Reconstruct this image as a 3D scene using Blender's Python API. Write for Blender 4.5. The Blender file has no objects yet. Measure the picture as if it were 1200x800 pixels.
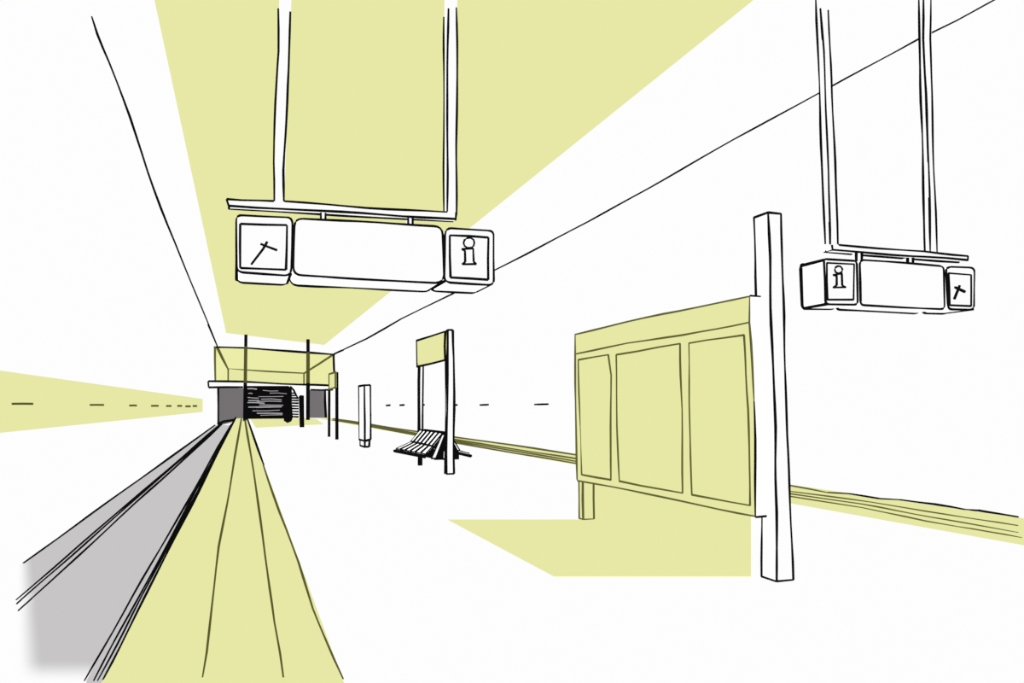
import bpy, bmesh, math, random
from mathutils import Vector, Matrix
random.seed(7)
S = bpy.context.scene
COL = S.collection

# ------------------------------------------------------------------ survey
# camera stands on the platform edge, eye 1.6 m, looking a little right and up
FOC, EYE = 850.0, 1.6
TH = math.atan(75 / FOC); PH = math.atan(316 * math.cos(TH) / FOC)
s_, c_ = math.sin, math.cos
FW = Vector((s_(PH) * c_(TH), c_(PH) * c_(TH), s_(TH)))
RT = Vector((c_(PH), -s_(PH), 0))
UP = Vector((-s_(PH) * s_(TH), -c_(PH) * s_(TH), c_(TH)))
CAM = Vector((0, 0, EYE))


def at(px, py, plane):
    """where the sight line through a point of the photograph meets a real plane"""
    r = FW * FOC + RT * (px - 600) + UP * (400 - py)
    ax, v = plane
    t = (v - CAM[ax]) / r[ax]
    return CAM + r * t


def PX(v): return (0, v)
def PY(v): return (1, v)
def PZ(v): return (2, v)


def far(p): return (p - CAM).dot(FW)

CEIL = 9.0; BED = -0.85; WL = -3.15; WR = 12.95; END = 98.0
PLAT_L, PLAT_R = -0.715, 10.45

# --------------------------------------------------------------- materials


def mat(name, col, rough=1.0):
    m = bpy.data.materials.new(name); m.use_nodes = True
    b = m.node_tree.nodes['Principled BSDF']
    b.inputs['Base Color'].default_value = (*col, 1)
    b.inputs['Roughness'].default_value = rough
    b.inputs['Specular IOR Level'].default_value = 0.0
    return m


def srgb(r, g, b):
    return tuple(((v / 255 + .055) / 1.055) ** 2.4 if v > 10 else v / 255 / 12.92 for v in (r, g, b))

WHITE = mat('white_paint', (0.985, 0.985, 0.985))
YEL = mat('pale_yellow_paint', srgb(231, 232, 165))
GREY = mat('tunnel_grey', srgb(117, 113, 114))
INK = mat('black_line_paint', srgb(12, 12, 12))
OLIVE = mat('olive_line_paint', srgb(84, 84, 44))
DARK = mat('black_paint', srgb(14, 13, 14))
STREAK = mat('grey_streak_paint', srgb(150, 147, 150))


def ballast():
    """light grey trackbed whose grey coat ends in a soft edge at its near end"""
    m = mat('grey_trackbed_coat', srgb(199, 197, 198))
    nt = m.node_tree; N = nt.nodes; L = nt.links
    geo = N.new('ShaderNodeNewGeometry'); sep = N.new('ShaderNodeSeparateXYZ')
    L.new(geo.outputs['Position'], sep.inputs[0])

    def ramp(a, b, inner):
        # distance of the point from the line a-b, positive towards 'inner'
        d = (b - a); n = Vector((-d.y, d.x)).normalized()
        if (inner - a).dot(n) < 0: n = -n
        m1 = N.new('ShaderNodeMath'); m1.operation = 'MULTIPLY'; m1.inputs[1].default_value = n.x
        L.new(sep.outputs['X'], m1.inputs[0])
        m2 = N.new('ShaderNodeMath'); m2.operation = 'MULTIPLY_ADD'; m2.inputs[1].default_value = n.y
        L.new(sep.outputs['Y'], m2.inputs[0]); L.new(m1.outputs[0], m2.inputs[2])
        mr = N.new('ShaderNodeMapRange'); mr.interpolation_type = 'SMOOTHSTEP'
        L.new(m2.outputs[0], mr.inputs['Value'])
        mr.inputs['From Min'].default_value = a.dot(n)
        mr.inputs['From Max'].default_value = a.dot(n) + (inner - a).dot(n)
        return mr
    z = PZ(BED)
    f = lambda x, y: at(x, y, z).to_2d()
    r1 = ramp(f(20, 690), f(20, 800), f(48, 745))
    r2 = ramp(f(30, 800), f(110, 800), f(70, 772))
    mul = N.new('ShaderNodeMath'); mul.operation = 'MULTIPLY'
    L.new(r1.outputs[0], mul.inputs[0]); L.new(r2.outputs[0], mul.inputs[1])
    mix = N.new('ShaderNodeMix'); mix.data_type = 'RGBA'
    mix.inputs[6].default_value = (0.985, 0.985, 0.985, 1)
    mix.inputs[7].default_value = (*srgb(199, 197, 198), 1)
    L.new(mul.outputs[0], mix.inputs[0])
    L.new(mix.outputs[2], N['Principled BSDF'].inputs['Base Color'])
    return m
BALLAST = ballast()

# ------------------------------------------------------------ mesh builder


class MB:
    def __init__(self, *mats):
        self.v = []; self.f = []; self.m = []
        self.mats = list(mats)

    def slot(self, m):
        if m not in self.mats: self.mats.append(m)
        return self.mats.index(m)

    def face(self, pts, m):
        b = len(self.v); self.v += [Vector(p) for p in pts]
        self.f.append(tuple(range(b, b + len(pts)))); self.m.append(self.slot(m))
        return self

    def prism(self, pts, off, m, side=None):
        """closed solid: polygon pts pushed along off"""
        off = Vector(off); b = len(self.v); n = len(pts); k = self.slot(m); ks = self.slot(side or m)
        self.v += [Vector(p) for p in pts] + [Vector(p) + off for p in pts]
        self.f.append(tuple(range(b, b + n))); self.m.append(k)
        self.f.append(tuple(range(b + 2 * n - 1, b + n - 1, -1))); self.m.append(ks)
        for i in range(n):
            j = (i + 1) % n
            self.f.append((b + i, b + n + i, b + n + j, b + j)); self.m.append(ks)
        return self

    def hexa(self, a, b_, m):
        """solid between quad a and quad b_"""
        b = len(self.v); k = self.slot(m)
        self.v += [Vector(p) for p in a] + [Vector(p) for p in b_]
        for q in ((0, 1, 2, 3), (7, 6, 5, 4), (0, 4, 5, 1), (1, 5, 6, 2), (2, 6, 7, 3), (3, 7, 4, 0)):
            self.f.append(tuple(b + i for i in q)); self.m.append(k)
        return self

    def box(self, lo, hi, m):
        (x0, y0, z0), (x1, y1, z1) = lo, hi
        return self.hexa([(x0, y0, z0), (x1, y0, z0), (x1, y0, z1), (x0, y0, z1)],
                         [(x0, y1, z0), (x1, y1, z0), (x1, y1, z1), (x0, y1, z1)], m)

    def ink(self, pts, w=2.6, m=None, closed=False, wob=.45, taper=True, nrm=None):
        """hand-drawn line: a thin raised bead with a slight wobble along pts"""
        pts = [Vector(p) for p in pts]
        # break the stroke at sharp corners so each side keeps its full weight
        def sharp(a, b, c):
            u, v = b - a, c - b
            return u.length > 1e-6 and v.length > 1e-6 and u.angle(v) > .75
        if closed:
            n = len(pts)
            ks = [i for i in range(n) if sharp(pts[i - 1], pts[i], pts[(i + 1) % n])]
            if ks:
                pts = pts[ks[0]:] + pts[:ks[0] + 1]; closed = False; taper = False
            else:
                pts = pts + [pts[0]]
        if not closed:
            ks = [i for i in range(1, len(pts) - 1) if sharp(pts[i - 1], pts[i], pts[i + 1])]
            if ks:
                for a, b in zip([0] + ks, ks + [len(pts) - 1]):
                    self.ink(pts[a:b + 1], w, m, False, wob, False, nrm)
                return self
        out = []
        for a, b in zip(pts, pts[1:]):
            da, db = far(a), far(b)
            if da > .3 and db > .3:
                qa = Vector(((a - CAM).dot(RT), (a - CAM).dot(UP))) / da; qb = Vector(((b - CAM).dot(RT), (b - CAM).dot(UP))) / db
                n = max(1, min(40, round((qa - qb).length * FOC / 22)))
            else:
                n = 6
            for i in range(n):
                t = i / n
                # even steps as the hand draws them: closer ends get shorter steps
                t = t * da / (t * da + (1 - t) * db) if da > 0 and db > 0 else t
                out.append(a.lerp(b, t))
        out.append(pts[-1])
        k = self.slot(m or INK); NS = 6; rings = []
        ph = [random.uniform(0, 6.28) for _ in range(4)]
        cum = 0
        for i, p in enumerate(out):
            t = (out[min(i + 1, len(out) - 1)] - out[max(i - 1, 0)]).normalized()
            e = Vector((0, 0, 1)) if abs(t.z) < .8 else Vector((1, 0, 0))
            u = t.cross(e).normalized(); v = t.cross(u).normalized()
            pxs = abs(far(p)) / FOC
            r = max(.56 * w * pxs, .001) * (1 + .14 * math.sin(i * 1.3 + ph[0]) + random.uniform(-.08, .08))
            if taper and not closed and i in (0, len(out) - 1) and len(out) > 3: r *= .75
            j = wob * pxs * (0 if (not taper or closed) and i in (0, len(out) - 1) else 1)
            side = t.cross(nrm if nrm is not None else (p - CAM)).normalized()
            c = p + side * (j * math.sin(i * .75 + ph[1]) + .4 * j * math.sin(i * 1.4 + ph[2]))
            if abs(p.z) < .01 and c.z < .6 * r: c.z = .6 * r
            b = len(self.v)
            for q in range(NS):
                a = 2 * math.pi * q / NS
                self.v.append(c + u * (r * math.cos(a)) + v * (r * math.sin(a)))
            rings.append(b)
        for b0, b1 in zip(rings, rings[1:]):
            for q in range(NS):
                q2 = (q + 1) % NS
                self.f.append((b0 + q, b0 + q2, b1 + q2, b1 + q)); self.m.append(k)
        for b0, rev in ((rings[0], True), (rings[-1], False)):
            ids = [b0 + q for q in range(NS)]
            self.f.append(tuple(reversed(ids)) if rev else tuple(ids)); self.m.append(k)
        return self

    def inkp(self, pl, px, w=2.6, m=None, closed=False, **k):
        n = Vector((0, 0, 0)); n[pl[0]] = 1
        return self.ink([at(x, y, pl) for x, y in px], w, m, closed, nrm=n, **k)

    def build(self, name, parent=None):
        me = bpy.data.meshes.new(name)
        o0 = parent.location.copy() if parent and parent.type == 'EMPTY' else Vector((0, 0, 0))
        if parent and parent.parent: o0 = parent.parent.location.copy() if parent.parent.type == 'EMPTY' else o0
        me.from_pydata([tuple(p - o0) for p in self.v], [], self.f)
        for mm in self.mats: me.materials.append(mm)
        for p, k in zip(me.polygons, self.m): p.material_index = k
        me.update()
        bm = bmesh.new(); bm.from_mesh(me)
        bmesh.ops.recalc_face_normals(bm, faces=bm.faces)
        bm.to_mesh(me); bm.free()
        o = bpy.data.objects.new(name, me); COL.objects.link(o)
        if parent: o.parent = parent
        return o


def tag(o, label, cat=None, group=None, kind=None):
    o['label'] = label
    if cat: o['category'] = cat
    if group: o['group'] = group
    if kind: o['kind'] = kind
    return o


def thing(name, loc, label, cat, group=None):
    e = bpy.data.objects.new(name, None); COL.objects.link(e)
    e.location = Vector(loc); e.empty_display_size = .2
    return tag(e, label, cat, group)


def struct(mb, name, label, cat):
    return tag(mb.build(name), label, cat, kind='structure')


def rounded(pl, px, r=5, n=4):
    """polygon of photo points with rounded corners, as 3-D points on plane"""
    out = []
    P = [Vector((x, y)) for x, y in px]
    for i, p in enumerate(P):
        a = P[i - 1]; b = P[(i + 1) % len(P)]
        pa = p + (a - p).normalized() * r; pb = p + (b - p).normalized() * r
        for k in range(n + 1):
            t = k / n
            q = pa * (1 - t) ** 2 + p * 2 * t * (1 - t) + pb * t * t
            out.append(at(q.x, q.y, pl))
    return out

# =================================================================== SETTING
Y0 = -6.0
# platform
mb = MB(WHITE); mb.box((PLAT_L, Y0, -1.1), (PLAT_R, END, 0), WHITE)
struct(mb, 'floor', 'white island platform floor running to the far end wall', 'floor')
# trackbeds
mb = MB(BALLAST)
mb.box((WL, Y0, -1.1), (PLAT_L, END, BED), BALLAST)
yq = at(25, 660, PZ(BED)).y
mb.ink([(WL + .02, yq, BED), (WL + .02, 19, BED), (WL + .02, 32, BED), (WL + .03, 97.5, BED)], 2.6, nrm=Vector((0, 0, 1)))
struct(mb, 'floor_trackbed_left', 'grey trackbed left of the platform with dark outer edge line', 'trackbed')
mb = MB(WHITE); mb.box((PLAT_R, Y0, -1.1), (WR, END, BED), WHITE)
struct(mb, 'floor_trackbed_right', 'white sunken trackbed beyond the right platform edge', 'trackbed')
mb = MB(WHITE); mb.box((-4.6, 70, -1.1), (WL, END, BED), WHITE)
struct(mb, 'floor_ledge', 'white ledge beside the left track near the tunnel mouth', 'floor')
# ceiling
mb = MB(WHITE); mb.box((-4.8, Y0, CEIL), (WR + .3, END, CEIL + .3), WHITE)
struct(mb, 'ceiling', 'flat white ceiling of the station hall', 'ceiling')
# walls
mb = MB(WHITE)
mb.prism([(WL, Y0, -1.1), (WL, 70, -1.1), (-4.6, 70, -1.1), (-4.6, END, -1.1), (-4.8, END, -1.1), (-4.8, Y0, -1.1)], (0, 0, CEIL + 1.1), WHITE)
struct(mb, 'wall_left', 'plain white wall along the left track', 'wall')
mb = MB(WHITE); mb.box((WR, Y0, -1.1), (WR + .3, END, CEIL), WHITE)
struct(mb, 'wall_right', 'plain white wall along the right track', 'wall')
mb = MB(WHITE); mb.box((-4.8, Y0 - .3, -1.1), (WR + .3, Y0, CEIL + .3), WHITE)
struct(mb, 'wall_back', 'white wall behind the viewer', 'wall')
# wall/ceiling joint lines
def onceil(px): return [at(x, y, PZ(CEIL)) for x, y in px]
mb = MB(INK); mb.ink(onceil([(107.5, 19), (115, 41), (128, 73), (152, 137), (173, 200), (196, 263), (222, 328), (240, 370), (255, 405)]), 2.3, nrm=Vector((0, 0, 1)))
struct(mb, 'trim_1', 'thin black line where left wall meets ceiling', 'trim')
mb = MB(INK); mb.ink(onceil([(1176, -6), (1120, 24), (1075, 46), (1050, 60), (974, 101), (957, 110), (860, 163), (760, 220), (690, 259), (578, 317), (530, 344), (470, 373), (430, 396), (391, 415)]), 2.3, nrm=Vector((0, 0, 1)))
struct(mb, 'trim_2', 'thin black line where right wall meets ceiling', 'trim')
# yellow ceiling band
z = PZ(CEIL - .03)
mb = MB(YEL)
a, b, c, d = at(181, 0, z), at(883, 0, z), at(380, 404, z), at(265, 390, z)
a = a + (a - d).normalized() * 13; b = b + (b - c).normalized() * 9
mb.prism([a, b, c, d], (0, 0, .03), YEL)
struct(mb, 'trim_3', 'wide pale yellow band along the middle of the ceiling', 'ceiling band')
# yellow band on the left wall
pl = PX(WL + .02)
mb = MB(YEL)
a, b, c, d = at(0, 434, pl), at(237.5, 467.3, pl), at(237.5, 482.5, pl), at(0, 507, pl)
a = a + (a - b).normalized() * 5; d = d + (d - c).normalized() * 5
mb.prism([a, b, c, d], (-.02, 0, 0), YEL)
struct(mb, 'trim_4', 'pale yellow band along the left wall at eye height', 'wall band')
# left platform edge strip
mb = MB(YEL)
mb.prism([(PLAT_L, Y0, .006), (.6, Y0, .006), (.59, 97.5, .006), (PLAT_L, 97.5, .006)], (0, 0, -.006), YEL)
g = PZ(.006)
mb.inkp(g, [(237, 793.5), (242, 764), (248, 710), (257, 640), (266, 590), (275, 535), (283, 491)], 2.1, OLIVE)
mb.inkp(g, [(332, 793.5), (328, 765), (321, 728), (314, 670), (305, 610), (297, 553), (287.5, 491)], 2.1, OLIVE)
mb.inkp(g, [(401.5, 795), (390, 770), (367, 713), (350, 659), (327, 600), (309, 545)], 2.3, OLIVE)
mb.inkp(g, [(309, 545), (298, 513), (290, 490.5)], 2.3, INK)
mb.ink([(PLAT_L, 4.95, .006), (PLAT_L, 9.5, .006), (PLAT_L, 20, .006), (PLAT_L, 97, .006)], 2.4, INK, nrm=Vector((0, 0, 1)))
struct(mb, 'trim_5', 'pale yellow striped platform edge strip beside the left track', 'platform edge strip')
# right platform edge strip
mb = MB(YEL)
mb.prism([(8.42, Y0, .006), (PLAT_R, Y0, .006), (PLAT_R, 95, .006), (8.9, 95, .006)], (0, 0, -.006), YEL)
mb.inkp(g, [(390, 491.2), (430, 497.4), (487, 506), (530, 512.5), (600, 522), (675, 533.5), (800, 551), (926, 569.5), (970, 577.5)], 2.3, OLIVE)
mb.inkp(g, [(970, 577.5), (995, 579), (1030, 584.8), (1057, 586), (1095, 591), (1130, 597.3), (1147, 598.3), (1193, 606.3)], 2.4, INK)
mb.inkp(g, [(390, 492.5), (487, 508), (560, 520), (675, 538), (926, 576), (1020, 588.5), (1085, 599.5), (1193, 616)], 2.1, OLIVE)
mb.inkp(g, [(430, 498.5), (540, 518.5), (675, 541), (926, 579), (1010, 591), (1090, 606), (1193, 624)], 2.1, OLIVE)
mb.inkp(g, [(430, 499.5), (540, 520.5), (675, 543.5), (926, 582), (1010, 595), (1085, 611), (1140, 620), (1197, 630)], 2.1, OLIVE)
struct(mb, 'trim_6', 'pale yellow striped platform edge strip beside the right track', 'platform edge strip')
# yellow floor patch below the notice board
mb = MB(YEL)
mb.prism([at(x, y, g) for x, y in [(525, 608.5), (680, 608.5), (693, 556), (760, 573), (880, 602), (880, 675), (650, 675)]], (0, 0, -.006), YEL)
struct(mb, 'trim_7', 'pale yellow patch on the floor below the big notice board', 'floor patch')
mb = MB(YEL)
mb.prism([at(x, y, g) for x, y in [(293, 490.3), (360, 489.8), (371, 490.5), (379, 497), (300, 501)]], (0, 0, -.006), YEL)
struct(mb, 'trim_8', 'small pale yellow patch on the floor in front of the far stairs', 'floor patch')

# ------------------------------------------------------------- end wall
E = PY(END)
gal = [at(x, y, E) for x, y in [(252, 406), (391, 414.5), (389, 452), (253, 449)]]
tunL = [at(x, y, E) for x, y in [(255.5, 452), (290, 452), (290, 490), (255.5, 499)]]
tunR = [at(x, y, E) for x, y in [(361, 456), (381, 456), (383, 491), (361, 491)]]


def with_holes(outer, holes, depth, m):
    bm = bmesh.new(); es = []
    for loop in [outer] + holes:
        vs = [bm.verts.new(p) for p in loop]
        es += [bm.edges.new((vs[i], vs[(i + 1) % len(vs)])) for i in range(len(vs))]
    bmesh.ops.triangle_fill(bm, use_beauty=True, use_dissolve=False, edges=es)
    r = bmesh.ops.extrude_face_region(bm, geom=bm.faces[:])
    bmesh.ops.translate(bm, verts=[v for v in r['geom'] if isinstance(v, bmesh.types.BMVert)], vec=(0, depth, 0))
    mbb = MB(m); bm.verts.ensure_lookup_table()
    mbb.v = [v.co.copy() for v in bm.verts]
    for f in bm.faces: mbb.f.append(tuple(v.index for v in f.verts)); mbb.m.append(0)
    bm.verts.index_update()
    mbb.f = [tuple(v.index for v in f.verts) for f in bm.faces]
    bm.free(); return mbb
mb = with_holes([(-4.8, END, -1.1), (WR + .3, END, -1.1), (WR + .3, END, 10), (-4.8, END, 10)], [gal, tunL, tunR], .3, WHITE)
struct(mb, 'wall_end', 'white end wall with yellow gallery opening and grey tunnel mouths', 'wall')


def recess(front, back, m, name, label, cat, lines=()):
    mb = MB(m)
    n = len(front)
    for i in range(n):
        j = (i + 1) % n
        mb.face([front[i], front[j], back[j], back[i]], m)
    mb.face(back, m)
    for pts, w, ik in lines: mb.ink(pts, w, ik)
    return struct(mb, name, label, cat)
B = PY(150)
bk = [at(x, y, B) for x, y in [(266.5, 431.5), (357, 436.5), (357, 452.5), (266.5, 451)]]
recess(gal, bk, YEL, 'wall_gallery', 'pale yellow upper gallery seen above the white slab at the far end', 'gallery',
       [([gal[0] + Vector((.25, 0, 0)), bk[0]], 3, OLIVE), ([gal[1], bk[1]], 3.2, OLIVE), ([bk[0], bk[1]], 3.2, OLIVE),
        ([bk[0], bk[3]], 3, OLIVE), ([bk[1], bk[2]], 3, OLIVE), ([at(360.5, 434.5, PY(146)), at(360.5, 452, PY(146))], 2, OLIVE)])
mb = MB(INK)
E2 = PY(END - .05)
mb.inkp(E2, [(250.5, 406.8), (290, 408), (340, 411.3), (391.5, 414.8)], 2.4)
mb.inkp(E2, [(251.3, 403.5), (251.5, 420), (252.5, 447)], 2.4, OLIVE)
mb.inkp(E2, [(391, 414.5), (391.5, 437)], 2.4)
mb.inkp(E2, [(402.3, 409.6), (391, 414.6)], 2.3)
struct(mb, 'trim_9', 'black outline around the far yellow gallery opening', 'trim')
back = lambda q, d: [Vector(p) + Vector((0, d, 0)) for p in q]
recess(tunL, back(tunL, 6), GREY, 'wall_tunnel_left', 'dark grey mouth of the left track tunnel', 'tunnel mouth',
       [([at(255.5, 454, E2), at(255.5, 497.5, E2)], 2.6, INK), ([at(255, 497.3, E2), at(262, 494, E2), at(275, 491.8, E2)], 3.2, INK)])
recess(tunR, back(tunR, 6), GREY, 'wall_tunnel_right', 'dark grey mouth of the right tunnel beside the far stairs', 'tunnel mouth',
       [([at(380.5, 457, E2), at(381, 470, E2), at(382.5, 490, E2)], 2.6, INK)])
# white slab under the gallery
mb = MB(WHITE); q = PY(END - .6)
mb.prism([at(x, y, q) for x, y in [(244, 446.5), (390, 451.5), (390, 457), (244, 453.8)]], (0, .55, 0), WHITE)
mb.inkp(q, [(389, 451.5), (330, 449.3), (285, 446.8), (244, 446.5), (244.5, 453.8), (285, 453.5)], 2.3)
mb.inkp(q, [(364, 456.5), (377, 456.8), (390, 456)], 2.3)
struct(mb, 'trim_10', 'white slab edge below the yellow gallery', 'slab')

# ==================================================================== THINGS
# --- rails on the left track
RTOP = BED + .15
zr = PZ(RTOP)


def rail(pts_l, pts_r, inks, label, BALLAST=BALLAST):
    a0, a1 = at(*pts_l[0], zr), at(*pts_l[1], zr); b0, b1 = at(*pts_r[0], zr), at(*pts_r[1], zr)
    x0 = (a0.x + a1.x) / 2; x1 = (b0.x + b1.x) / 2
    ys = a0.y; loc = Vector(((x0 + x1) / 2, ys, BED))
    t = thing('track_rail', loc, label, 'rail', 'rails of the left track')
    w = (x1 - x0)
    m1 = MB(BALLAST); m1.box((x0, ys, RTOP - .05), (x1, 97.5, RTOP), BALLAST)
    for pt in inks:
        q = at(*pt, zr); xx = q.x; yy = q.y
        m1.ink([(xx, yy, RTOP)] + [(xx, yv, RTOP) for yv in (12, 22, 45, 97) if yv > yy + 1], 2.2, nrm=Vector((0, 0, 1)))
    m1.build('rail_head', t)
    m2 = MB(BALLAST); m2.box((x0 + w * .35, ys, BED + .02), (x1 - w * .35, 97.5, RTOP - .05), BALLAST); m2.build('rail_web', t)
    m3 = MB(BALLAST); m3.box((x0 + .01, ys, BED), (x1 - .01, 97.5, BED + .02), BALLAST); m3.build('rail_foot', t)
PLAIN = mat('light_grey_paint', srgb(199, 197, 198))
rail([(19, 703), (140, 600)], [(22, 715), (149.5, 600)], [(19, 702.5), (20, 707), (22, 715)],
     'rail of the left track lying farther from the platform')
rail([(99, 797), (214, 600)], [(115, 797), (219.5, 600)], [(99, 797), (109.5, 797), (114.5, 797)],
     'rail of the left track lying close to the yellow platform edge', PLAIN)

# --- dashes on the walls
DL = [(15, 39, 473), (106, 122, 474.3), (152, 160.5, 475), (177.5, 186, 475.4), (195, 201, 475.6), (208, 213.5, 475.5), (217.5, 223.5, 476), (226, 231, 475.6)]
names = ['longest and nearest', 'second', 'third', 'fourth', 'fifth', 'sixth', 'seventh']
for i, (x0, x1, y) in enumerate(DL):
    p = PX(WL + .035); h = 1.1 if i else 1.3
    mb = MB(OLIVE)
    mb.prism([at(x0, y - h, p), at((x0 + x1) / 2, y - h * 1.1, p), at(x1, y - h, p), at(x1, y + h, p), at((x0 + x1) / 2, y + h * .9, p), at(x0, y + h, p)], (-.015, 0, 0), OLIVE)
    o = mb.build('wall_plate')
    lab = ['longest dark dash plate on the yellow left wall band, nearest the viewer',
           'dark dash plate on the yellow left wall band, second from the longest one',
           'dark dash plate on the yellow left wall band, third from the longest one',
           'dark dash plate on the yellow left wall band, fourth from the longest one',
           'dark dash plate on the yellow left wall band, fifth from the longest one',
           'dark dash plate on the yellow left wall band, sixth from the longest one',
           'dark dash plate on the yellow left wall band, last but one before the tunnel',
           'dark dash plate on the yellow left wall band, last one towards the tunnel'][i]
    tag(o, lab, 'wall plate', 'dash plates along the left wall')
DR = [(452, 457.5, 474.8, 'short black dash plate on the right wall, first right of the slim white pylon'),
      (468, 474, 474.5, 'short black dash plate on the right wall, just left of the bench sign'),
      (491, 497.5, 474.4, 'short black dash plate on the right wall seen between the posts of the bench sign'),
      (528, 536, 474.5, 'black dash plate on the right wall just right of the bench sign'),
      (562, 572.5, 474.2, 'medium black dash plate on the right wall between bench sign and notice board'),
      (626, 642.5, 473.6, 'longest black dash plate on the right wall, beside the yellow notice board')]
for x0, x1, y, lab in DR:
    p = PX(WR - .02); mb = MB(INK); h = 1.15
    mb.prism([at(x0, y - h * .6, p), at((x0 + x1) / 2, y - h, p), at(x1, y - h * 1.1, p), at(x1, y + h * .7, p), at((x0 + x1) / 2, y + h, p), at(x0, y + h, p)], (.02, 0, 0), INK)
    tag(mb.build('wall_plate'), lab, 'wall plate', 'dash plates along the right wall')

# --- hanging signs


def up_to_ceiling(p_low, p_hi, yplane):
    """extend a photo edge to the ceiling on plane yplane"""
    a = at(*p_low, PY(yplane)); b = at(*p_hi, PY(yplane))
    t = (CEIL - a.z) / (b.z - a.z)
    return a + (b - a) * t


def pole(t, Y, left, right, depth, inks, back_top=None, wb=2.6):
    """left/right: (low photo point, high photo point) of the front face"""
    ll = at(*left[0], PY(Y)); lr = at(*right[0], PY(Y))
    hl = up_to_ceiling(left[0], left[1], Y); hr = up_to_ceiling(right[0], right[1], Y)
    mb = MB(WHITE); mb.prism([ll, lr, hr, hl], (0, depth, 0), WHITE)
    for dy, px, w, m in inks: mb.inkp(PY(Y + dy), px, w, m)
    if back_top is not None:
        k = (at(*left[0], PY(Y)).z, at(left[1][0], back_top, PY(Y)).z)
        tt = (k[1] - k[0]) / (CEIL - k[0]); D = Vector((0, depth, 0))
        mb.ink([ll + D, ll.lerp(hl, tt * .33) + D, ll.lerp(hl, tt * .66) + D, ll.lerp(hl, tt) + D], wb)
    return mb.build('pole', t)


def sign_box(t, Y, px, depth, name, r, w, backs=(), dyink=0):
    mb = MB(WHITE); f = rounded(PY(Y), px, r)
    mb.prism(f, (0, depth, 0), WHITE)
    mb.ink(f, w, closed=True, wob=.35)
    mb.ink([p + Vector((0, depth, 0)) for p in f], w * 1.45, closed=True, wob=.3)
    for a in backs:
        p = at(*a, PY(Y)); mb.ink([p, p + Vector((0, depth, 0))], w * 1.3)
    return mb.build(name, t)


def face_panel(par, Y, px, w, name):
    mb = MB(WHITE); f = [at(x, y, PY(Y - .012)) for x, y in px]
    mb.prism(f, (0, .016, 0), WHITE); mb.ink(f, w, closed=True, wob=.35, taper=False)
    return mb.build(name, par)


def hand(par, Y, px, w, name):
    mb = MB(INK); mb.inkp(PY(Y - .03), px, w, wob=.25); return mb.build(name, par)


def info_symbol(par, Y, X, w):
    """letter i in outline: ring head above a serifed stem"""
    mb = MB(INK); p = PY(Y - .022)
    head, stem = X
    mb.inkp(p, head, w, closed=True, wob=.15)
    mb.inkp(p, stem, w, closed=True, wob=.2)
    return mb.build('information_symbol', par)

Y = 8.0
cr = lambda x, y: (250 + x * .29167, 220 + y * .29167)
t = thing('hanging_sign', at(425, 250, PY(Y + .3)), 'large white hanging sign with clock on its left, over the left half of the platform', 'hanging sign', 'hanging clock and information signs')
pole(t, Y, ((321, 240), (327.5, 0)), ((333, 240), (341.5, 0)), .1,
     [(0, [(325.5, 10), (326.3, 60), (323, 120), (320.5, 190), (321, 236)], 2.5, INK), (0, [(340.5, 14), (338.5, 80), (335, 140), (332.5, 200), (332.8, 236)], 2.7, INK)])
pole(t, Y, ((525, 250), (525, 10)), ((535, 250), (535.8, 10)), .165,
     [(0, [(525, 10), (524.5, 100), (524, 180), (524.5, 248)], 2.4, INK), (0, [(535.2, 9), (535.5, 90), (535, 190), (534.5, 252)], 2.5, INK)], 12, 3.2)
mb = MB(WHITE)
bar = [(265.5, 233.3), (333, 236), (430, 243.2), (525, 248.8), (535, 249.5), (534.5, 256.5), (375, 247), (268, 241)]
mb.prism([at(x, y, PY(Y - .02)) for x, y in bar], (0, .12, 0), WHITE)
mb.inkp(PY(Y - .02), [(321, 235.6), (265.5, 233.3), (268, 241), (300, 243), (375, 247), (450, 251.6), (534.5, 256.5)], 2.6)
mb.inkp(PY(Y - .02), [(333, 236), (430, 243.2), (524, 248.8)], 2.6)
D = Vector((0, .12, 0))
mb.ink([at(x, y, PY(Y - .02)) + D for x, y in [(268, 241), (375, 247), (450, 251.6), (534.5, 256.5)]], 3.2)
mb.ink([at(268, 241, PY(Y - .02)), at(268, 241, PY(Y - .02)) + D], 2.4)
mb.inkp(PY(Y - .02), [(534.5, 249), (533.5, 258)], 2.4)
mb.build('crossbar', t)
for x, y0, y1 in ((378.7, 247, 258), (481, 253, 264)):
    mb = MB(WHITE); p = PY(Y + .05)
    mb.prism([at(a, b, p) for a, b in [(x - 2.6, y0), (x + 2.6, y0), (x + 2.6, y1), (x - 2.6, y1)]], (0, .12, 0), WHITE)
    for s in (-2.6, 2.6): mb.inkp(p, [(x + s, y0), (x + s, y1)], 2.4, wob=.1)
    mb.build('hanger', t)
bx = sign_box(t, Y, [cr(92, 108), cr(318, 120), cr(314, 352), cr(92, 338)], .62, 'clock_box', 8, 2.5, backs=(cr(311, 346), cr(94, 330)))
fp = face_panel(bx, Y, [cr(108, 145), cr(296, 150), cr(292, 329), cr(108, 322)], 2.7, 'clock_face')
hand(bx, Y, [cr(216, 216), cr(200, 245), cr(152, 308)], 2.8, 'minute_hand'); hand(bx, Y, [cr(189, 226), cr(215, 236), cr(257, 251)], 2.8, 'hour_hand')
sign_box(t, Y, [cr(326, 122), cr(920, 155), cr(926, 384), cr(322, 351)], .62, 'display_box', 10, 2.6, backs=(cr(918, 377),))
bx = sign_box(t, Y, [cr(932, 161), cr(1127, 174), cr(1127, 390), cr(928, 380)], .62, 'information_box', 7, 2.5, backs=(cr(1121, 385), cr(932, 374)))
face_panel(bx, Y, [cr(950, 191), cr(1105, 200), cr(1104, 369), cr(953, 360)], 2.6, 'information_panel')
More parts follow.
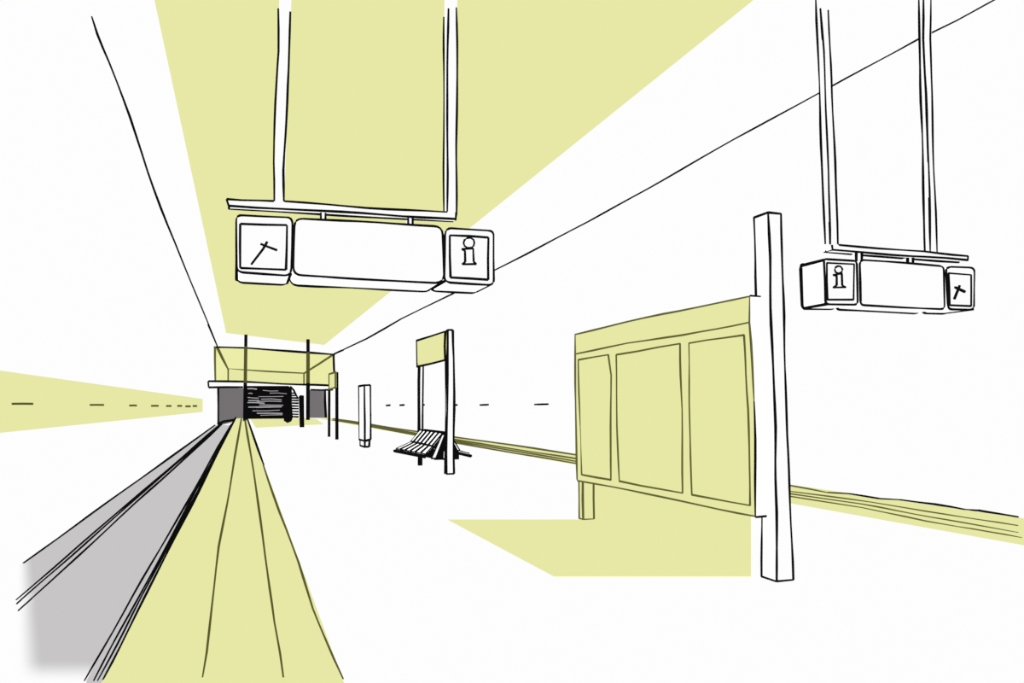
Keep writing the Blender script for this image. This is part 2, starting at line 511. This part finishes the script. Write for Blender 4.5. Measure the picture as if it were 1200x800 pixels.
hd = [cr(1027 + 22 * math.cos(a), 221 + 21 * math.sin(a)) for a in [i * math.pi / 5 for i in range(10)]]
st = [cr(*q) for q in [(998, 246), (1044, 243), (1046, 297), (1057, 306), (1000, 307), (1012, 297), (1011, 252)]]
info_symbol(bx, Y, (hd, st), 2.3)

Y = 7.4
cq = lambda x, y: (890 + x * .25, 220 + y * .25)
t = thing('hanging_sign', at(1050, 300, PY(Y + .2)), 'smaller white hanging sign with clock on its right, beside the tall white post', 'hanging sign', 'hanging clock and information signs')
pole(t, Y, ((972.5, 293), (961.5, 0)), ((981, 293), (970.5, 0)), .078,
     [(0, [(961.8, 10), (965, 60), (967.5, 130), (971, 200), (972.5, 292)], 2.4, INK), (0, [(970.7, 12), (973, 75), (974.5, 110), (979, 190), (981.5, 286)], 2.4, INK)], -4)
pole(t, Y, ((1090, 298), (1082, 0)), ((1098, 298), (1091, 0)), .078,
     [(0, [(1082, -3), (1081.5, 45), (1085.5, 110), (1088, 200), (1090.5, 295)], 2.4, INK), (0, [(1091, -3), (1089.5, 45), (1092, 110), (1094, 200), (1098, 296)], 2.4, INK)], -4)
mb = MB(WHITE)
mb.prism([at(x, y, PY(Y - .015)) for x, y in [(968, 286), (1083, 295), (1135, 299.5), (1135, 304.5), (1080, 300.5), (974, 292.5)]], (0, .14, 0), WHITE)
mb.inkp(PY(Y - .015), [(983, 287), (1030, 291.2), (1083, 295), (1099, 297), (1134, 300), (1134, 304.6), (1085, 301), (1030, 297), (975, 292.5)], 2.4)
D = Vector((0, .14, 0))
mb.ink([at(x, y, PY(Y - .015)) + D for x, y in [(975, 292.5), (1030, 297), (1085, 301), (1134, 304.6)]], 3.6)
mb.ink([at(975, 292.5, PY(Y - .015)), at(975, 292.5, PY(Y - .015)) + D], 2.6); mb.inkp(PY(Y - .015), [(974.5, 287), (975, 292.5)], 2.4)
mb.build('crossbar', t)
for x, y0, y1 in ((1006.5, 296, 306), (1066.5, 302, 309)):
    mb = MB(WHITE); p = PY(Y + .04)
    mb.prism([at(a, b, p) for a, b in [(x - 3, y0), (x + 3, y0), (x + 3, y1), (x - 3, y1)]], (0, .1, 0), WHITE)
    for q in (-3, 3): mb.inkp(p, [(x + q, y0), (x + q, y1)], 3, wob=.1)
    mb.build('hanger', t)
bx = sign_box(t, Y, [cq(302, 334), cq(455, 342), cq(458, 549), cq(312, 546)], .42, 'information_box', 4, 2.6, backs=((966, 304.5), (969, 356)))
face_panel(bx, Y, [cq(316, 352), cq(443, 358), cq(440, 524), cq(318, 524)], 2.3, 'information_panel')
hd = [cq(371 + 18 * math.cos(a), 384 + 18 * math.sin(a)) for a in [i * math.pi / 5 for i in range(10)]]
st = [cq(*q) for q in [(346, 408), (386, 402), (388, 458), (404, 466), (346, 467), (362, 456), (362, 412)]]
info_symbol(bx, Y, (hd, st), 2.2)
sign_box(t, Y, [cq(470, 338), cq(862, 366), cq(866, 571), cq(472, 548)], .42, 'display_box', 5, 2.4)
bx = sign_box(t, Y, [cq(874, 369), cq(1006, 374), cq(1006, 571), cq(882, 568)], .42, 'clock_box', 6, 2.4, backs=(cq(1001, 567),))
face_panel(bx, Y, [cq(886, 400), cq(991, 408), cq(991, 554), cq(891, 550)], 2.2, 'clock_face')
hand(bx, Y, [cq(938, 458), cq(930, 480), cq(914, 521)], 2.8, 'minute_hand'); hand(bx, Y, [cq(917, 465), cq(962, 486)], 2.8, 'hour_hand')

# --- big notice board with the tall white post
XB = 4.5
p = PX(XB)
t = thing('notice_board', (4.6, 7.5, 0), 'large pale yellow three-panel notice board on a leg and a tall white post', 'notice board')
mb = MB(YEL, WHITE)
face = [(674, 391.5), (776, 368), (879, 347), (878, 378), (884, 470), (885.5, 605), (780, 583), (677, 562.5)]
F = [at(x, y, p) for x, y in face]
mb.prism(F, (.12, 0, 0), YEL, YEL)
# white end of the board
e = [F[2], F[3], F[4], F[5]]
for a, b in zip(e, e[1:]):
    o = Vector((0, -.004, 0)); w_ = Vector((.12, 0, 0))
    mb.face([a + o, b + o, b + o + w_, a + o + w_], WHITE)
mb.ink([F[0], F[1], F[2]], 2.2, OLIVE); mb.ink([F[2], F[3], F[4]], 2.2, OLIVE); mb.ink([F[4], F[5]], 2.4, INK)
mb.inkp(p, [(674, 391.5), (675, 470), (676.5, 562)], 2.6, OLIVE)
mb.ink([F[7], F[6], F[5]], 2.1, OLIVE)
mb.ink([F[2], F[2] + Vector((.12, 0, 0))], 2.2); mb.ink([F[5], F[5] + Vector((.12, 0, 0))], 2.3)
mb.ink([F[5], F[4], F[3], F[2]], .1, INK)
mb.inkp(p, [(675.5, 414), (735, 402), (800, 393), (877, 377.5)], 2.1, OLIVE)
body = mb.build('board', t)
for q in ([(678, 421.5), (713, 415.5), (716, 440), (716, 562), (682, 556), (680, 500)],
          [(722.5, 415.5), (797, 402.5), (799, 480), (800, 577.5), (726, 563.5), (723.5, 500)],
          [(807.5, 402), (872, 392.5), (877, 480), (879, 592), (811, 579.5), (808, 470)]):
    m2 = MB(YEL); f = [at(x, y, PX(XB - .006)) for x, y in q]
    m2.prism(f, (.01, 0, 0), YEL); m2.ink(f, 2.1, OLIVE, closed=True); m2.build('poster_panel', body)
# leg
mb = MB(YEL)
yl = at(683, 609.5, PZ(0)).y
q = PY(yl)
fr = [at(x, y, q) for x, y in [(683, 560), (695.5, 560), (696, 609.5), (683.5, 609.5)]]
fr[2].z = fr[3].z = 0
mb.prism(fr, (0, .12, 0), YEL)
mb.ink([fr[0], fr[3], fr[2], fr[1]], 2.3, OLIVE); mb.ink([fr[3], fr[3] + Vector((0, .12, 0)), fr[0] + Vector((0, .12, 0))], 2.4, OLIVE)
mb.build('leg', t)
# tall post
mb = MB(WHITE)
yp = at(910, 682, PZ(0)).y; q = PY(yp)
fp_ = [(900, 249), (915, 250.5), (917, 330), (920, 430), (922, 510), (926, 590), (929.5, 681), (910, 682), (910, 600), (908.5, 500), (904, 380), (902, 300)]
fr = [at(x, y, q) for x, y in fp_]
for v in (6, 7): fr[v].z = 0
dp = .2
mb.prism(fr, (0, dp, 0), WHITE)
mb.ink([fr[7], fr[6], fr[5], fr[4], fr[3], fr[2], fr[1], fr[0]], 2.7)
mb.ink([fr[0], fr[11], fr[10], fr[9], fr[8], fr[7]], 2.7)
D = Vector((0, dp, 0))
mb.ink([fr[0], fr[0] + D, fr[11] + D, fr[10] + D, fr[9] + D, fr[8] + D, fr[7] + D, fr[7]], 2.6)
mb.build('post', t)

# --- sign above the bench
t = thing('platform_sign', (4.55, 18, 0), 'tall narrow two-post sign with yellow header panel standing over the bench', 'platform sign', 'two-post platform signs')
yb = at(528, 556, PZ(0)).y
mb = MB(WHITE); q = PY(yb)
fr = [at(x, y, q) for x, y in [(524.7, 386.5), (530.5, 386.5), (532, 420), (531.5, 500), (532, 555.5), (523, 555.5), (524, 480), (524, 420)]]
fr[4].z = fr[5].z = 0
mb.prism(fr, (0, .12, 0), WHITE); mb.ink(fr, 2.7, closed=True); mb.ink([p_ + Vector((0, .12, 0)) for p_ in fr], 2.2, closed=True)
mb.build('post', t)
x_l = at(524.7, 386.5, q).x
y_b = yb + 2.75
mb = MB(WHITE, DARK)
mb.box((x_l - .02, y_b, 0), (x_l + .075, y_b + .12, 3.18), WHITE)
mb.box((x_l - .024, y_b - .004, 0), (x_l + .079, y_b + .124, .34), DARK)
for dx, dy, w in ((-.02, 0, 2.4), (.075, 0, 2.2), (-.02, .12, 2.6)):
    mb.ink([(x_l + dx, y_b + dy, .3), (x_l + dx, y_b + dy, 2.75)], w)
mb.build('post', t)
mb = MB(YEL)
p = PX(x_l - .045)
f = [at(x, y, p) for x, y in [(488.5, 399), (524, 387.5), (523.6, 421.3), (489, 429.5)]]
for v in f[1:3]: v.y = max(v.y, yb + .05)
mb.prism(f, (.06, 0, 0), YEL); mb.ink(f, 2.4, INK, closed=True)
mb.build('header_panel', t)

# --- double bench between its posts
t = thing('double_bench', (x_l + .06, yb + 1.4, .36), 'back-to-back slatted bench with raised seats between the two posts of the sign', 'bench')
xc = x_l + .06; ya, yz = yb + .24, yb + 2.66
NSL = 6
zt = .95
for sgn, farn, fary, zs, zo in ((-1, .52, .76, .64, .47), (1, .6, .62, .53, .46)):
    ms = MB(WHITE, DARK); mk = MB(WHITE, DARK)
    # dark carriers below the slats
    xi = xc + sgn * .3; xt = xc + sgn * .05
    xo = lambda y: xc + sgn * (farn + (fary - farn) * (y - ya) / (yz - ya))
    ms.hexa([(xi, ya, zs - .07), (xo(ya), ya, zo - .10), (xo(ya), ya, zo - .03), (xi, ya, zs - .02)],
            [(xi, yz, zs - .07), (xo(yz), yz, zo - .10), (xo(yz), yz, zo - .03), (xi, yz, zs - .02)], DARK)
    mk.hexa([(xi, ya, zs - .05), (xi - sgn * .04, ya, zs - .05), (xt - sgn * .03, ya, zt - .02), (xt, ya, zt - .02)],
            [(xi, yz, zs - .05), (xi - sgn * .04, yz, zs - .05), (xt - sgn * .03, yz, zt - .02), (xt, yz, zt - .02)], DARK)
    for k in range(NSL):
        y0 = ya + (yz - ya) * (k + .16) / NSL; y1 = ya + (yz - ya) * (k + .84) / NSL
        xa = xi + sgn * .03
        q = [(xa, y0, zs), (xo(y0) - sgn * .03, y0, zo), (xo(y1) - sgn * .03, y1, zo), (xa, y1, zs)]
        ms.hexa(q, [(x, y, zz - .025) for x, y, zz in q], WHITE)
        ms.ink(q, 1.5, closed=True, wob=.1)
        o = sgn * .035
        lo0, hi0 = Vector((xi + o, y0, zs + .02)), Vector((xt + o, y0, zt))
        lo1, hi1 = Vector((xi + o, y1, zs + .02)), Vector((xt + o, y1, zt))
        d = Vector((-o, 0, 0))
        mk.hexa([lo0, hi0, hi1, lo1], [lo0 + d, hi0 + d, hi1 + d, lo1 + d], WHITE)
        mk.ink([lo0, hi0, hi1, lo1], 1.7, closed=True, wob=.15)
    ms.ink([(xo(ya), ya, zo - .06), (xo(yz), yz, zo - .06)], 3.6, wob=.2)
    mk.ink([(xt, ya, zt), (xt, yz, zt)], 3.0, wob=.3)
    ms.build('seat', t); mk.build('backrest', t)
for yy in (ya - .03, yz):
    mb = MB(DARK)
    tri = [(xc - .3, yy, .36), (xc - .08, yy, .36), (xc - .06, yy, .86), (xc - .09, yy, .86), (xc - .3, yy, .5)]
    mb.prism(tri, (0, .03, 0), DARK)
    mb.prism([(2 * xc - a, b, c) for a, b, c in tri], (0, .03, 0), DARK)
    mb.prism([(xc - .5, yy, .40), (xc - .3, yy, .36), (xc - .3, yy, .58)], (0, .03, 0), DARK)
    mb.box((xc - .3, yy, .33), (xc + .3, yy + .03, .37), DARK)
    mb.build('end_frame', t)
mb = MB(WHITE)
q = [(xc - .13, ya - .05, .92), (xc - .06, ya - .05, .92), (xc - .27, ya - .05, .37), (xc - .38, ya - .05, .37)]
mb.prism(q, (0, .018, 0), WHITE); mb.ink(q, 1.7, closed=True, wob=.1); mb.build('end_board', t)
# cleats that hold the bench against its posts
for lo, hi in (((xc - .11, yb + .15, .33), (xc + .11, ya - .03, .37)), ((xc - .09, yz + .03, .33), (xc + .07, y_b - .05, .37))):
    mb = MB(DARK); mb.box(lo, hi, DARK); mb.build('bracket', t)

# --- slim white pylon
t = thing('pylon', (4.5, 28.3, 0), 'slim white pylon standing alone between the bench sign and the far sign', 'pylon', 'platform pylons')
yy = at(428, 524.5, PZ(0)).y; q = PY(yy)
mb = MB(WHITE)
fr = [at(x, y, q) for x, y in [(427, 451.3), (434, 451), (434.3, 515), (427.5, 516.5)]]
D = Vector((0, 1.35, 0))
mb.prism(fr, D, WHITE)
mb.ink(fr, 2.2, closed=True); mb.ink([fr[0], fr[0] + D, fr[3] + D, fr[3]], 2.2)
mb.build('shaft', t)
mb = MB(WHITE)
fr = [at(x, y, q) for x, y in [(427.5, 516.5), (433, 515), (432.5, 525), (427.5, 525)]]; fr[2].z = fr[3].z = 0
mb.prism(fr, D * .8, WHITE); mb.ink(fr, 2.6, closed=True); mb.ink([fr[3], fr[3] + D * .8, fr[0] + D * .8], 2.2)
mb.build('plinth', t)

# --- far two-post sign
t = thing('platform_sign', (4.3, 36.5, 0), 'small distant two-post sign with black posts and yellow header, right of the gallery', 'platform sign', 'two-post platform signs')
yf = 35.2
mb = MB(DARK); q = PY(yf)
fr = [at(x, y, q) for x, y in [(393.3, 435.5), (396.6, 436), (396.8, 514), (393.3, 514)]]; fr[2].z = fr[3].z = 0
mb.prism(fr, (0, .14, 0), DARK); mb.build('post', t)
xq = fr[0].x
mb = MB(DARK); q = PY(38.4)
fr = [at(x, y, q) for x, y in [(384.6, 456), (387.4, 456), (387.2, 511), (384.4, 511)]]; fr[2].z = fr[3].z = 0
mb.prism(fr, (0, .14, 0), DARK); mb.build('post', t)
mb = MB(YEL); p = PX(xq - .01)
f = [at(x, y, p) for x, y in [(386, 438.2), (393.2, 436), (393.2, 453.8), (386, 456)]]
mb.prism(f, (.05, 0, 0), YEL); mb.ink(f, 2.1, OLIVE, closed=True, wob=.1); mb.build('header_panel', t)

# --- black pylon by the stairs
yy = at(353, 500.5, PZ(0)).y; q = PY(yy)
t = thing('pylon', (4.2, yy, 0), 'slim black pylon standing in front of the far dark stairs', 'pylon', 'platform pylons')
mb = MB(DARK)
fr = [at(x, y, q) for x, y in [(350.6, 463.8), (352.5, 462.8), (356.2, 463.3), (356.6, 500.5), (351.6, 500.5)]]; fr[3].z = fr[4].z = 0
mb.prism(fr, (0, .4, 0), DARK); mb.build('shaft', t)

# --- dark stairs under the gallery
ST = 93.0; q = PY(ST)
t = thing('staircase', (4, ST, 0), 'black hatched staircase block under the yellow gallery at the far end', 'staircase')
mb = MB(DARK, STREAK)
fr = [at(x, y, q) for x, y in [(288, 452), (338, 452), (342, 455), (342, 491), (288, 491)]]; fr[3].z = fr[4].z = 0
mb.prism(fr, (0, 3.5, 0), DARK)
for x0, x1, y, w in [(290, 301, 455, 1.6), (291, 296, 460.5, .9), (290, 303, 466, 1.0), (291, 304, 469.2, 1.1), (290, 310, 472, 1.2), (303, 332, 464.5, .7), (306, 330, 468, .9),
                     (301, 330, 470.5, .8), (304, 332, 474.5, 1.0), (291, 330, 477, 1.3), (300, 318, 477.3, 1.5), (296, 328, 481, .8), (301, 331, 484.3, 1.4), (305, 331, 486.3, .8), (308, 326, 457.5, .7), (316, 336, 461, .7)]:
    mb.inkp(PY(ST - .01), [(x0, y), ((x0 + x1) / 2, y + random.uniform(-.6, .6)), (x1, y + random.uniform(-.4, .4))], w, STREAK, wob=.4)
mb.build('stair_enclosure', t)
mb = MB(WHITE, INK)
pn = [(342, 456), (345, 459), (350, 467), (350.5, 487), (342, 490)]
fr = [at(x, y, PY(ST + .3)) for x, y in pn]; fr[4].z = max(0, fr[4].z)
mb.prism(fr, (0, 2.5, 0), WHITE)
for y in (466, 469, 472.2, 475.4, 478.6, 481.8, 485, 488): mb.inkp(PY(ST + .25), [(342, y), (350, y + .2)], 2.1, wob=.1)
for y in (460.5, 463.3): mb.inkp(PY(ST + .25), [(342, y), (346.5 + (y - 460) * .4, y)], 1.8, wob=.1)
mb.inkp(PY(ST + .25), [(340, 452.5), (344, 457), (347, 462), (350, 467)], 2.0)
mb.build('steps', t)
yn = at(337, 495.5, PZ(0)).y; q = PY(yn)
t = thing('pylon', (at(337, 495.5, PZ(0)).x, yn, 0), 'thick black pylon with rounded foot covering the right edge of the dark staircase', 'pylon', 'platform pylons')
mb = MB(DARK)
fr = [at(x, y, q) for x, y in [(332, 465), (336, 462), (341.5, 464), (343.2, 489), (341.5, 493.5), (337, 495.5), (333, 493)]]; fr[5].z = 0
mb.prism(fr, (0, .6, 0), DARK)
mb.build('shaft', t)

# --- two thin posts from floor to ceiling in front of the gallery
for x0, x1, lab in ((288.2, 286.9, 'thin black post standing at the end of the yellow platform edge strip'),
                    (361.2, 361.0, 'thin black post standing right of the far stairs, before the gallery')):
    yt = at(x0, 391.5 if x0 < 300 else 397, PZ(CEIL)).y
    q = PY(yt)
    t = thing('gallery_post', at(x1, 490, q), lab, 'post', 'posts in front of the gallery'); t.location.z = 0
    def seg(ya_, yb_, m, name, z0=None, z1=None, w=3.8):
        mb = MB(m)
        tx = lambda y: x0 + (x1 - x0) * (y - 391) / 99
        f = [at(tx(ya_) - w / 2, ya_, q), at(tx(ya_) + w / 2, ya_, q), at(tx(yb_) + w / 2, yb_, q), at(tx(yb_) - w / 2, yb_, q)]
        if z1 is not None: f[0].z = f[1].z = z1
        if z0 is not None: f[2].z = f[3].z = z0
        mb.prism(f, (0, .3, 0), m); return mb.build(name, t)
    ym = 405.5 if x0 < 300 else 412.5
    seg(391.5, ym, DARK, 'top_shaft', z1=CEIL)
    tag(seg(ym, 448.5, OLIVE, 'middle_shaft', w=4.0), 'olive middle length of the post')
    seg(448.5, 491, DARK, 'lower_shaft', z0=0, w=4.2)

# ============================================================ LIGHT + CAMERA
# shadowless fill suns added on every axis; the hall has no such lamps
for i, r in enumerate([(0, 0, 0), (math.pi, 0, 0), (math.pi / 2, 0, 0), (-math.pi / 2, 0, 0), (0, math.pi / 2, 0), (0, -math.pi / 2, 0)]):
    l = bpy.data.lights.new('fill_sun', 'SUN'); l.energy = math.pi; l.use_shadow = False; l.angle = 0
    o = bpy.data.objects.new('fill_sun', l); COL.objects.link(o); o.rotation_euler = r; o.location = (5, 20, 5)
w = bpy.data.worlds.new('World'); S.world = w; w.use_nodes = True
w.node_tree.nodes['Background'].inputs[0].default_value = (1, 1, 1, 1)
w.node_tree.nodes['Background'].inputs[1].default_value = 1.0
S.cycles.max_bounces = 1; S.cycles.diffuse_bounces = 0; S.cycles.glossy_bounces = 0

cd = bpy.data.cameras.new('camera'); cam = bpy.data.objects.new('camera', cd); COL.objects.link(cam)
M = Matrix.Identity(4)
for i in range(3):
    M[i][0], M[i][1], M[i][2], M[i][3] = RT[i], UP[i], -FW[i], CAM[i]
cam.matrix_world = M
cd.sensor_fit = 'HORIZONTAL'; cd.sensor_width = 36; cd.lens = FOC * 36 / 1200; cd.clip_end = 500; cd.clip_start = .05
S.camera = cam
S.view_settings.view_transform = 'Standard'; S.view_settings.look = 'None'
S.view_settings.exposure = 0; S.view_settings.gamma = 1; S.view_settings.use_curve_mapping = False
